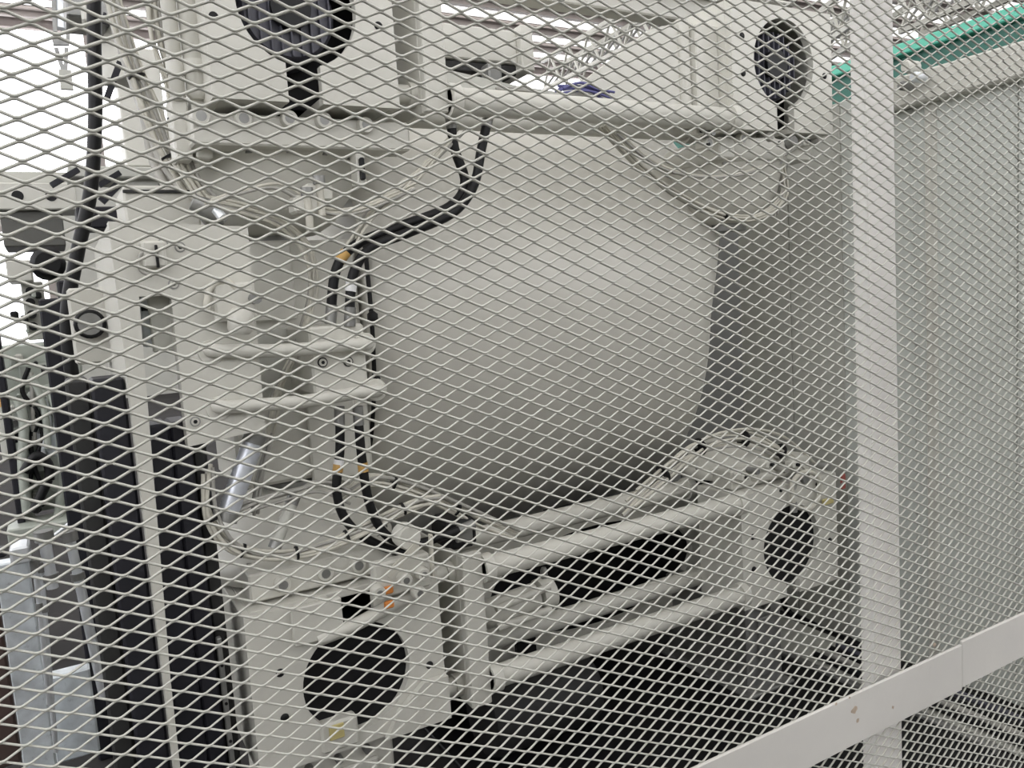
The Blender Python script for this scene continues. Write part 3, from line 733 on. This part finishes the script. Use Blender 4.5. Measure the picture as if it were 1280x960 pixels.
rel(MB().tube(path([(992, 640), (992, 628)], 1.98), .013, 8).build('fitting', IRON), t)

# machine base under the brackets
def base(label, x0, x1, z1, m=PAINT):
    t = thing('base_column', label, 'column', 'base columns of the machine', loc=(x0, 2.05, 0))
    rel(MB().box(x0, x1, 2.05, 2.5, 0, z1, .008).build('body', m), t)
    rel(MB().box(x0-.03, x1+.03, 2.02, 2.53, 0, .03, .004).build('foot', m), t)
    rel(MB().box(x0+.05, x1-.05, 2.035, 2.05, .08, z1-.06, .005).build('cover', m), t)
    for k in range(3): rel(MB().lathe([(.012, -.02), (.012, 0)], (x0+.08+k*(x1-x0-.16)/2, 2.05, z1-.03), 'y', 8).build('bolt', IRON), t)
base('cream base column under the lower left bracket', .38, .70, .365)
base('dull base column under the lower right bracket', 2.08, 2.26, .365, IRON)
t = thing('yellow_sticker_block', 'small cream block with a yellow sticker under the lower left opening', 'block', loc=W(420, 915, 2.0))
p = W(420, 915, 1.995)
rel(MB().box(p.x-.04, p.x+.06, 1.99, 2.03, p.z-.05, p.z+.03, .006).build('block', PAINT), t)
rel(MB().box(p.x-.02, p.x+.02, 1.984, 1.99, p.z-.015, p.z+.025, .002).build('sticker', YEL), t)
t = thing('drive_unit', 'dark drive unit on the floor under the tie bars', 'drive', loc=(1.35, 2.5, 0))
rel(MB().box(.95, 1.95, 2.68, 3.2, 0, .33, .02).build('body', DARKG), t)  # dark colour carries the shade under the machine
rel(MB().lathe([(.12, 1.1), (.13, 1.12), (.13, 1.5), (.12, 1.52)], (0, 2.30, .14), 'x', 20).build('motor', DARKG), t)
rel(MB().box(1.28, 1.36, 2.35, 2.37, 0, .36, .003).build('strut', BLACK), t)
t = thing('pit_shade_plate', 'black plate standing in for the dark pit below the tie bars and lower right bracket', 'plate', loc=(1.7, 2.3, 0))
rel(MB().box(1.0, 2.42, 1.35, 3.2, .002, .02, .004).build('plate', BLACK), t)  # flat black painted for the shade down in the floor pit
rel(MB().box(2.42, 2.45, 1.35, 3.2, .002, .03, .004).build('kerb', IRON), t)
t = thing('cable_tray', 'grey tray with cables on the floor beyond the rail at lower right', 'tray', loc=(2.6, 1.9, 0))
rel(MB().box(2.47, 2.72, 1.25, 3.0, .004, .02, .003).build('tray', GREYP), t)
for k in range(5):
    rel(MB().tube(smooth_path([(2.50+.04*k, 1.25, .036), (2.50+.04*k+.03*random.random(), 1.5, .036), (2.49+.045*k, 1.75, .036), (2.50+.045*k, 2.1, .036)]), .014, 8).build('cable', (BLACK, CABLEG, BLACK, MOTOR, BLACK)[k]), t)

# ------------------------------------------------------------------ far left: machinery deep in the hall
def wbox(m_, a, b, Y, d, bev=.006):
    ym, xm = (a[1]+b[1])/2, (a[0]+b[0])/2
    return m_.box(W(a[0], ym, Y).x, W(b[0], ym, Y).x, Y, Y+d, W(xm, b[1], Y).z, W(xm, a[1], Y).z, bev)
t = thing('grey_gantry', 'light grey gantry beam with two round holes in front of the bright window', 'gantry', loc=W(45, 250, 5))
rel(wbox(MB(), (-60, 228), (96, 262), 5, .3).build('beam', PAINT), t)
rel(wbox(MB(), (-60, 214), (90, 230), 5.2, .3).build('upper_ledge', GREYP), t)
rel(wbox(MB(), (2, 262), (80, 308), 5.05, .4).build('hanging_box', DGREY), t)
for q in ((22, 245), (64, 245)):
    p = W(*q, 5); rel(MB().lathe([(.028, -.004), (.028, .01)], p, 'y', 16).build('hole', BLACK), t)
t = thing('roof_beam_box', 'grey horizontal beam crossing beside the black hose', 'beam', loc=W(160, 220, 4))
rel(wbox(MB(), (85, 208), (225, 222), 4, .3).build('beam', GREYP), t)
rel(wbox(MB(), (150, 60), (205, 208), 4.3, .2).build('upright', PAINT), t)
rel(wbox(MB(), (155, 222), (200, 262), 4.05, .2).build('stub', GREYP), t)
t = thing('cross_bar', 'dark diagonal bars between the black hose and the arm plate', 'bar', loc=W(110, 220, 3.6))
rel(MB().bar(W(64, 232, 3.6), W(98, 212, 3.6), .03, .02).build('bar', DARK), t)
rel(MB().bar(W(124, 232, 3.6), W(150, 216, 3.6), .03, .02).build('bar', DARK), t)
rel(MB().bar(W(127, 252, 3.6), W(150, 228, 3.6), .03, .03).build('bar', DARK), t)
rel(wbox(MB(), (96, 258), (160, 285), 3.62, .2).build('dark_block', DARK), t)
t = thing('hanging_lamp', 'slim hanging lamp frame in front of the bright window', 'lamp', loc=W(74, 60, 5))
rel(MB().bar(W(66, -20, 5), W(69, 40, 5), .02, .02).build('hanger', IRON), t)
rel(MB().bar(W(84, -20, 5), W(85, 52, 5), .02, .02).build('hanger', IRON), t)
rel(MB().bar(W(66, 53, 5), W(86, 53, 5), .02, .03).build('cross_bar', IRON), t)
rel(MB().bar(W(70, 60, 5), W(79, 88, 5), .02, .02).build('strut', IRON), t)
rel(MB().bar(W(83, 60, 5), W(82, 88, 5), .02, .02).build('strut', IRON), t)
p = W(78, 30, 5.02); rel(MB().tube([W(75, -20, 5.02), W(76, 36, 5.02)], .03, 12).build('tube', STEEL), t)
rel(MB().bar(W(81, 88, 5), W(84, 112, 5), .06, .03).build('stem', GREYP), t)
t = thing('ceiling_bracket', 'dark mounting box at the top of the black hose', 'bracket', loc=W(110, 10, 3.2))
rel(wbox(MB(), (82, -10), (138, 22), 3.2, .2).build('box', IRON), t)
rel(wbox(MB(), (102, 5), (110, 26), 3.15, .05).build('lever', PAINT), t)
rel(MB().bar(W(128, 22, 3.2), W(150, 30, 3.2), .03, .03).build('arm', DARK), t)
t = thing('bell_cover', 'pale bell-shaped cover behind the cables at upper left', 'cover', loc=W(150, 90, 3))
p = W(148, 75, 3.3)
rel(MB().lathe([(.02, .12), (.04, .08), (.07, -.02), (.075, -.08)], p, 'z', 18).build('bell', PAINT), t)
rel(MB().bar(W(150, 78, 3.1), W(134, 122, 3.1), .02, .02).build('lever', DARK), t)

def machine_unit():
    t = thing('distant_machine', 'grey-green machine with knobs and pipes standing deep in the hall at left', 'machine', loc=W(50, 600, 4))
    B_ = lambda a, b, Y, d, n_, m: rel(wbox(MB(), a, b, Y, d).build(n_, m), t)
    B_((12, 430), (78, 640), 4.2, .4, 'body', GGREY)
    B_((24, 455), (64, 485), 4.12, .1, 'valve_block', GGREY)
    B_((8, 325), (40, 352), 4.3, .3, 'head', PAINT)
    B_((30, 352), (58, 425), 4.4, .2, 'neck', GREYP)
    B_((4, 350), (14, 700), 4.0, .1, 'dark_post', DARK)
    B_((22, 570), (80, 590), 4.05, .15, 'shelf', GGREY)
    B_((20, 590), (40, 660), 4.1, .15, 'pillar', GGREY)
    B_((8, 655), (105, 672), 3.9, .2, 'table', GGREY)
    for k, (x, y) in enumerate(((38, 364), (38, 378), (40, 393), (42, 408))):
        p = W(x, y, 4.38); rel(MB().lathe([(.02, -.02), (.02, .02)], p, 'y', 10).build('knob', BLACK), t)
    for (x, y, r_, m) in ((60, 330, .07, BLACK), (48, 500, .05, GGREY), (80, 515, .05, BLACK), (70, 555, .06, GALV), (40, 545, .045, STEEL), (75, 600, .05, GGREY), (85, 640, .04, GGREY)):
        p = W(x, y, 4.1); rel(MB().lathe([(r_*.7, -.06), (r_, -.04), (r_, .06)], p, 'y', 16).build('wheel', m), t)
    for pts, r_ in (([(22, 500), (30, 530), (28, 580), (34, 640)], .02), ([(60, 480), (72, 520), (78, 590), (72, 650)], .018), ([(40, 470), (55, 510), (60, 560)], .014), ([(84, 395), (96, 430), (100, 480)], .012)):
        rel(MB().tube(smooth_path(path(pts, 4.0)), r_, 8).build('pipe', GGREY), t)
    rel(MB().tube(smooth_path(path([(30, 590), (45, 570), (60, 580), (62, 600)], 3.95)), .02, 8).build('hose', BLACK), t)
    rel(MB().tube(path([(60, 600), (42, 640)], 3.95), .02, 8).build('lever', BLACK), t)
    rel(MB().tube(path([(104, 640), (55, 680)], 3.8), .008, 8).build('thin_rod', STEEL), t)
    rn = random.Random(11)
    for k in range(26):
        x, y = rn.uniform(16, 84), rn.uniform(435, 640); e = rn.uniform(2.5, 6)
        B_((x-e, y-e*rn.uniform(.6, 1.6)), (x+e, y+e*rn.uniform(.6, 1.6)), 4.06+rn.uniform(0, .08), .1, 'fitting', rn.choice((GGREY, PAINT, BLACK, IRON, STEEL, DARKG)))
    for k in range(6):
        x, y = rn.uniform(14, 60), rn.uniform(330, 430); e = rn.uniform(2, 5)
        B_((x-e, y-e), (x+e, y+e), 4.3, .1, 'fitting', rn.choice((GGREY, DARK, IRON, BLACK)))
    for k in range(5):
        x = rn.uniform(18, 75); y = rn.uniform(450, 560)
        rel(MB().tube(smooth_path(path([(x, y), (x+rn.uniform(-8, 8), y+30), (x+rn.uniform(-10, 14), y+60), (x+4, y+85)], 4.02)), .01, 7).build('lead', rn.choice((BLACK, CABLEG, STEEL))), t)
machine_unit()
t = thing('dark_cabinet', 'dark cabinet with a round cap standing behind the heavy black hose', 'cabinet', loc=W(80, 480, 3.1))
rel(MB().box(W(64, 500, 3.1).x, W(100, 500, 3.1).x, 3.1, 3.4, 0, W(82, 372, 3.1).z, .006).build('body', DARK), t)
rel(wbox(MB(), (72, 350), (96, 374), 3.15, .2).build('neck', DARK), t)
rel(wbox(MB(), (76, 392), (86, 420), 3.09, .02).build('label_plate', IRON), t)
rel(wbox(MB(), (84, 440), (97, 520), 3.085, .02).build('door', DARKG), t)
t = thing('orange_beacon', 'small orange beacon at the far left edge', 'beacon', loc=W(3, 495, 4.5))
p = W(3, 495, 4.5); rel(MB().lathe([(.03, -.05), (.03, .03), (.02, .05)], p, 'z', 12).build('lens', AMBER), t)
rel(MB().lathe([(.035, -.3), (.035, -.05)], p, 'z', 12).build('base', GREYP), t)
t = thing('galvanised_column', 'pale scuffed galvanised column plate at the lower left edge', 'column', loc=W(33, 900, 2.75))
rel(MB().box(-.22, -.137, 2.7, 2.76, 0, W(30, 700, 2.7).z, .004).build('plate', GALV), t)
rel(wbox(MB(), (12, 684), (38, 706), 2.62, .1).build('cap', STEEL), t)
rel(wbox(MB(), (62, 840), (120, 950), 2.9, .06).build('side_plate', GALV), t)
for lab, a, b, r_ in (('bright steel guide rod leaning between the column plate and dark bellows', (88, 676), (130, 870), .014),
                      ('thin bright steel rod beside the galvanised column', (45, 712), (62, 880), .008),
                      ('short bright steel rod standing by the thin rod', (56, 676), (66, 735), .016),
                      ('second thin steel rod close to the galvanised column', (52, 715), (70, 940), .007)):
    A, B = W(*a, 2.66), W(*b, 2.66)
    t = thing('guide_rod', lab, 'rod', 'steel guide rods', loc=A)
    rel(MB().tube([A, B], r_, 14).build('rod', STEEL), t)
    dd = (B-A).normalized()
    rel(MB().tube([A+dd*.10, A+dd*.12], r_*1.35, 14).build('collar', IRON), t)
    rel(MB().tube([A-dd*.03, A], r_*1.6, 14).build('head', IRON), t)
t = thing('brown_post', 'narrow brown post at the lower left corner', 'post', loc=W(2, 900, 2.5))
rel(wbox(MB(), (-30, 690), (9, 965), 2.5, .05).build('post', mat('brown_steel', (.07, .045, .04), .6)), t)
rel(wbox(MB(), (-30, 690), (9, 700), 2.49, .06).build('cap', DARK), t)

# ------------------------------------------------------------------ roof truss under the skylights
def truss(label, A, B, hgt, n_, r_=.035):
    t = thing('roof_truss', label, 'truss', 'roof trusses', loc=A)
    A, B = Vector(A), Vector(B); U = Vector((0, 0, hgt)); Wd = Vector((.5, 0, 0))
    for o in (Vector(), U, Wd, U+Wd): rel(MB().bar(A+o, B+o, r_*2, r_*2).build('chord', PAINT), t)
    for k in range(n_):
        a, b = A+(B-A)*(k/n_), A+(B-A)*((k+1)/n_)
        rel(MB().bar(a+(U if k % 2 else Vector()), b+(Vector() if k % 2 else U), r_, r_).build('diagonal', PAINT), t)
        rel(MB().bar(a+Wd+(U if k % 2 else Vector()), b+Wd+(Vector() if k % 2 else U), r_, r_).build('diagonal', PAINT), t)
        rel(MB().bar(a, a+Wd+U, r_, r_).build('brace', IRON), t)
a = W(680, 112, 14.0); b = W(850, 25, 9.0)
truss('pale lattice roof truss seen against the skylights above the gusset', (a.x, 14, a.z), (b.x, 9, b.z), .55, 12)
a = W(1010, 70, 9.0); b = W(1100, 5, 6.5)
truss('pale lattice roof truss glimpsed between the upper right bracket and the post', (a.x, 9, a.z), (b.x, 6.5, b.z), .5, 8)
a = W(1125, 40, 8.0); b = W(1290, -30, 5.8)
truss('pale lattice roof truss above the green girder', (a.x, 8, a.z), (b.x, 5.8, b.z), .45, 8)
# clamp on the header
t = thing('junction_fitting', 'small bright junction fitting on the header beside the post', 'fitting', loc=WX(1142, 90, XW-.1))
for k, (x, y, r_) in enumerate(((1140, 84, .022), (1150, 97, .018), (1134, 108, .016))):
    p = WX(x, y, XW-.1)
    rel(MB().lathe([(r_*.7, -.04), (r_, -.03), (r_, .02)], p, 'x', 12).build('knob', (PAINT, STEEL, IRON)[k]), t)
